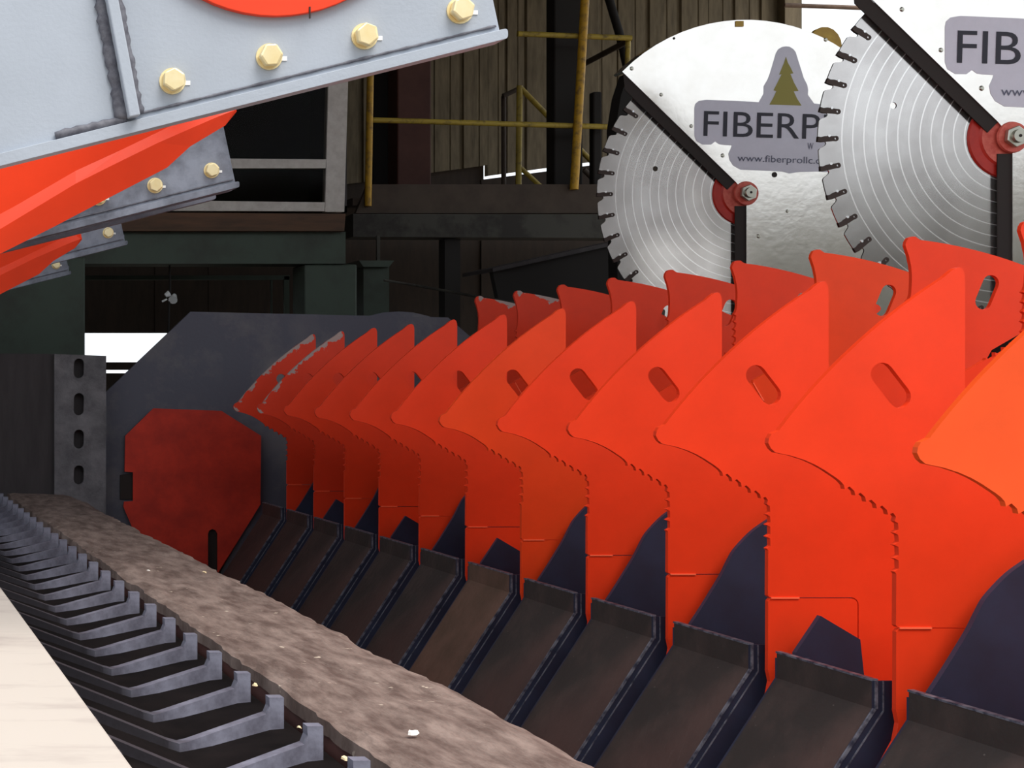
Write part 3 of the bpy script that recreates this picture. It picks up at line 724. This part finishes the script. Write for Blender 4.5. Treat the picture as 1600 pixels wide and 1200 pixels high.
# orange hooks between the arms
YH = 2.85; H0 = at(370, 174, YH)
Aa = [(345, 158), (300, 181), (258, 201), (190, 234), (118, 267), (27, 320), (-70, 372)]
Bb = [(367, 172), (341, 182), (247, 223), (180, 256), (118, 287), (0, 358), (-70, 400)]
Cc = [(370, 174), (352, 196), (297, 229), (261, 262), (176, 306), (85, 354), (-70, 432)]
Ta = [(350, 120), (300, 125), (258, 130), (190, 140), (118, 150), (27, 165), (-70, 185)]
def make_hook():
    t = thing('log_hook', '', 'hook', tuple(H0), 'orange hooks between the grey arms')
    rings = []
    for i in range(7):
        rings.append([at(*Ta[i], YH), at(*Aa[i], YH), at(*Bb[i], YH - .012), at(*Cc[i], YH - .006), at(Ta[i][0], Ta[i][1], YH + .11)])
    vs = [p - H0 for r in rings for p in r]; n = 5; fs = []
    for i in range(6):
        for k in range(n):
            a, b = i * n + k, i * n + (k + 1) % n
            fs.append((a, b, b + n, a + n))
    fs += [tuple(reversed(range(n))), tuple(6 * n + k for k in range(n))]
    MB().add(vs, fs).build('hook_plate', M_HOOK, t)
    return t
hk = make_hook(); hk['label'] = 'large orange pointed hook under the nearest grey arm'
c = copy_tree(hk); c.location = (H0.x - .02, 4.62, H0.z - .075); c['label'] = 'smaller orange pointed hook between the second and third grey arms'

# ------------------------------------------------------------------ circular saws with guards
YS = 7.12
S0 = Vector((4.277, YS, .901 + H))
def ls(px, py, dy=0.0):
    p = at(px, py, YS + dy); return (p.x - S0.x, p.z - S0.z)
def make_saw():
    t = thing('circular_saw', '', 'saw', tuple(S0), 'circular saws behind the claw wheels')
    N = 40; out = []
    for i in range(N):
        a = 2 * math.pi * i / N
        st = 2 * math.pi / N
        # counter-clockwise: tooth seat, gullet, rising back
        for (f, r) in ((0.0, .699), (.03, .690), (.07, .680), (.13, .672), (.19, .670), (.25, .674), (.30, .683), (.35, .694), (.41, .699), (.70, .700), (.98, .7005)):
            out.append((r * math.cos(a + f * st), r * math.sin(a + f * st)))
    hole = circ(-.178 * 5.5 / F * 1000, .051 * 5.5 / F * 1000, .0125, 16)
    MB().prism(out, 0, .006, [hole, circ(0, 0, .04, 16)]).build('blade', M_BLADE, t)
    tm = MB().prism([(.714, -.006), (.716, .012), (.700, .014), (.655, .010)] + [(.648 + .010 * math.cos(x), .001 + .010 * math.sin(x)) for x in (1.8, 2.4, 3.14, 3.9, 4.5)] + [(.655, -.008), (.690, -.008), (.704, -.004)], -.0025, .0085,
                    [circ(.650, .001, .0042, 8)]); tm.v = [(p[0] - .0135, p[1], p[2]) for p in tm.v]; tm = tm.mesh('saw_tooth', M_TOOTH)
    tb = MB().prism(circ(.6595, -.009, .005, 8), -.003, .009).mesh('carbide_tip', M_CARB)
    for i in range(N):
        a = -(2 * math.pi * i / N)
        o = child('saw_tooth', tm, t, (0, 0, 0), (0, a, 0)); child('carbide_tip', tb, o)
    # red clamping flange and boss
    fl_ = MB(); fl_.tube((0, -.0005, 0), (0, -.008, 0), .150, 40, .146); fl_.tube((0, -.008, 0), (0, -.0125, 0), .112, 40, .104)
    fl_.build('clamp_flange', M_REDHUB, t)
    MB().prism(circ(0, 0, .104, 32), -.0133, -.0126).build('flange_face', M_REDBOSS, t)
    MB().tube((0, -.0225, 0), (0, -.030, 0), .058, 32, .055).build('boss', M_REDBOSS, t)
    nut = MB().prism(circ(0, 0, .040, 6, .4), -.050, -.0305).build('nut', M_NUT, t, .003)
    MB().tube((0, -.0505, 0), (0, -.062, 0), .025, 20, .023).build('shaft_end', M_NUT, nut)
    MB().tube((0, -.0622, 0), (0, -.0628, 0), .006, 12).build('centre_hole', M_MATTE, nut)
    # guard sheet: everything right of the hub's plumb line and above the 45 degree edge
    g0, g1 = -.022, -.018
    cor = ls(972, 112, -.02); hub = ls(1149, 284, -.02); ve = ls(1166, 322, -.02)[0]
    Rg = math.hypot(*cor); aa = math.atan2(cor[1], cor[0])
    arc = [(Rg * math.cos(aa + (-.12 - aa) * i / 30), Rg * math.sin(aa + (-.12 - aa) * i / 30)) for i in range(31)]
    zb = -S0.z
    gp = [hub, cor] + arc[1:] + [(arc[-1][0], zb), (ve, zb), (ve, -.03), (ve - .005, 0.0)]
    g = MB().prism(gp, g0, g1).build('guard', M_GUARD, t)
    lipd = ls(1130, 300, -.03)
    n_ = Vector((hub[0] - cor[0], hub[1] - cor[1])).normalized(); nn = Vector((n_.y, -n_.x))
    if nn.x > 0: nn = -nn
    w_ = .052
    c0 = Vector(cor) + n_ * .012; h0 = Vector(hub)
    MB().prism([tuple(c0), tuple(c0 + nn * .012 + n_ * .012), tuple(c0 + nn * w_ + n_ * .06), tuple(h0 + nn * w_), tuple(h0)], -.0175, -.0135).build('guard_shade_strip', M_MATTE, t)  # dark strips added for the shade and gap beside the guard's edges
    MB().prism([(ve, -.06), (ve - w_, -.06), (ve - w_, zb), (ve, zb)], -.0175, -.0135).build('guard_shade_strip', M_MATTE, t)
    rim = []
    gb = MB().prism(arc + [(r[0] * .985, r[1] * .985) for r in reversed(arc)], -.0175, .06).build('guard_rim', M_GUARD, t)
    sp = MB().box(ve + .3, arc[-1][0], .02, .08, zb, -.05).build('stand', M_GUARD, t)
    def gpt(cx, cy): return ls(1080 + cx / 5.217, 60 + cy / 5.217, g0)
    stk = [(25, 570), (32, 535), (60, 510), (120, 500), (480, 515), (550, 520), (590, 450), (590, 390), (620, 340), (640, 290), (690, 120), (710, 88), (740, 70), (770, 65), (800, 68), (830, 86), (850, 110),
           (900, 270), (915, 320), (945, 380), (952, 420), (950, 460), (1000, 530), (1060, 537), (1520, 552), (1560, 566), (1580, 600), (1580, 830), (1560, 865), (1510, 880), (1300, 882), (1285, 910), (1290, 1050),
           (1270, 1085), (1230, 1100), (1030, 1085), (870, 1090), (800, 1102), (740, 1085), (400, 1070), (340, 1035), (312, 990), (303, 940), (325, 890), (330, 872), (260, 868), (225, 862), (195, 840),
           (160, 866), (90, 865), (40, 835), (25, 790)]
    MB().prism([gpt(*p) for p in stk], g0 - .0012, g0 - .0001).build('sticker', M_STICK, g)
    tree = [(770, 150), (786, 200), (806, 235), (830, 285), (806, 290), (835, 360), (872, 428), (833, 432), (860, 490), (897, 548), (635, 540), (665, 490), (693, 430), (668, 424), (700, 365), (735, 292), (715, 297), (738, 240), (755, 200)]
    MB().prism([gpt(*p) for p in tree], g0 - .0024, g0 - .0013).build('tree_print', M_TREE, g)
    def text(s, ref, x0, x1, zbase_y, ztop_y, m, tilt, bold=0.0):
        """s lettered so that its leading part ref spans x0..x1 and capitals reach from row zbase_y to ztop_y"""
        def mk(body, off=0.0):
            cu = bpy.data.curves.new('lettering', 'FONT'); cu.body = body; cu.extrude = 0; cu.resolution_u = 4; cu.offset = off
            ob = bpy.data.objects.new('lettering', cu); COL.objects.link(ob); dg = bpy.context.evaluated_depsgraph_get(); dg.update()
            me = bpy.data.meshes.new_from_object(ob.evaluated_get(dg)); COL.objects.unlink(ob); bpy.data.objects.remove(ob)
            return me
        r = mk(ref); xs = [v.co.x for v in r.vertices]; ys = [v.co.y for v in r.vertices]
        a = gpt(x0, zbase_y); b = gpt(x1, ztop_y)
        sx = (b[0] - a[0]) / (max(xs) - min(xs)); sy = (b[1] - a[1]) / (max(ys) - max(0, min(ys)) if min(ys) > -.05 else max(ys))
        me = mk(s, bold); ct, st_ = math.cos(tilt), math.sin(tilt)
        for v in me.vertices:
            px, pz = (v.co.x - min(xs)) * sx, v.co.y * sy
            v.co = (a[0] + px * ct - pz * st_, g0 - .0026, a[1] + px * st_ + pz * ct)
        me.materials.clear(); me.materials.append(m)
        o = bpy.data.objects.new('lettering', me); COL.objects.link(o); o.parent = g
        for p in me.polygons: p.material_index = 0
    text('FIBERPRO', 'FIBERP', 97, 1046, 795, 592, M_INK, math.radians(-1.7), .0)
    text('www.fiberprollc.com', 'www.fiberprollc.', 375, 1005, 1000, 945, M_INK2, math.radians(-2.0), .0)
    text('W', 'W', 945, 992, 905, 852, M_INK2, math.radians(-1.7), .004)
    for (px, py, r) in ((987, 107, .010), (1033, 148, .009), (1080, 197, .009), (1129, 243, .010), (1185, 369, .010), (1185, 430, .010), (1290, 62, .01), (1230, 330, .008)):
        c = ls(px, py, g0); MB().tube((c[0], g0, c[1]), (c[0], g0 - .005, c[1]), r, 12, r * .6).build('rivet', M_NUT, g)
    for (px, py, r) in ((1053, 60, .006), (1210, 273, .013)):
        c = ls(px, py, g0); MB().tube((c[0], g0 - .0004, c[1]), (c[0], g0 - .0012, c[1]), r, 14).build('bolt_hole', M_MATTE, g)
    # lifting lug and a small clip on the rim
    lg = [ls(1288 + 27 * math.cos(a), 74 - 32 * math.sin(a), 0) for a in [math.radians(x) for x in range(-40, 221, 20)]]
    lh = [ls(1294 + 8 * math.cos(a), 82 - 8 * math.sin(a), 0) for a in [math.radians(x) for x in range(0, 360, 30)]]
    MB().prism(lg, -.005, .02, [lh]).build('lifting_lug', M_LUG, t, .002)
    c = ls(1155, 37, g0); MB().box(c[0] - .018, c[0] + .018, g0 - .006, .06, c[1] - .014, c[1] + .012).build('clip', M_LUG, t)
    return t
saw = make_saw(); saw['label'] = 'far circular saw with pale printed guard, whole blade rim visible at its left'
s2 = copy_tree(saw); s2.location = (S0.x, 5.495, S0.z); s2['label'] = 'near circular saw at the right edge, its blade overlapping the far guard'
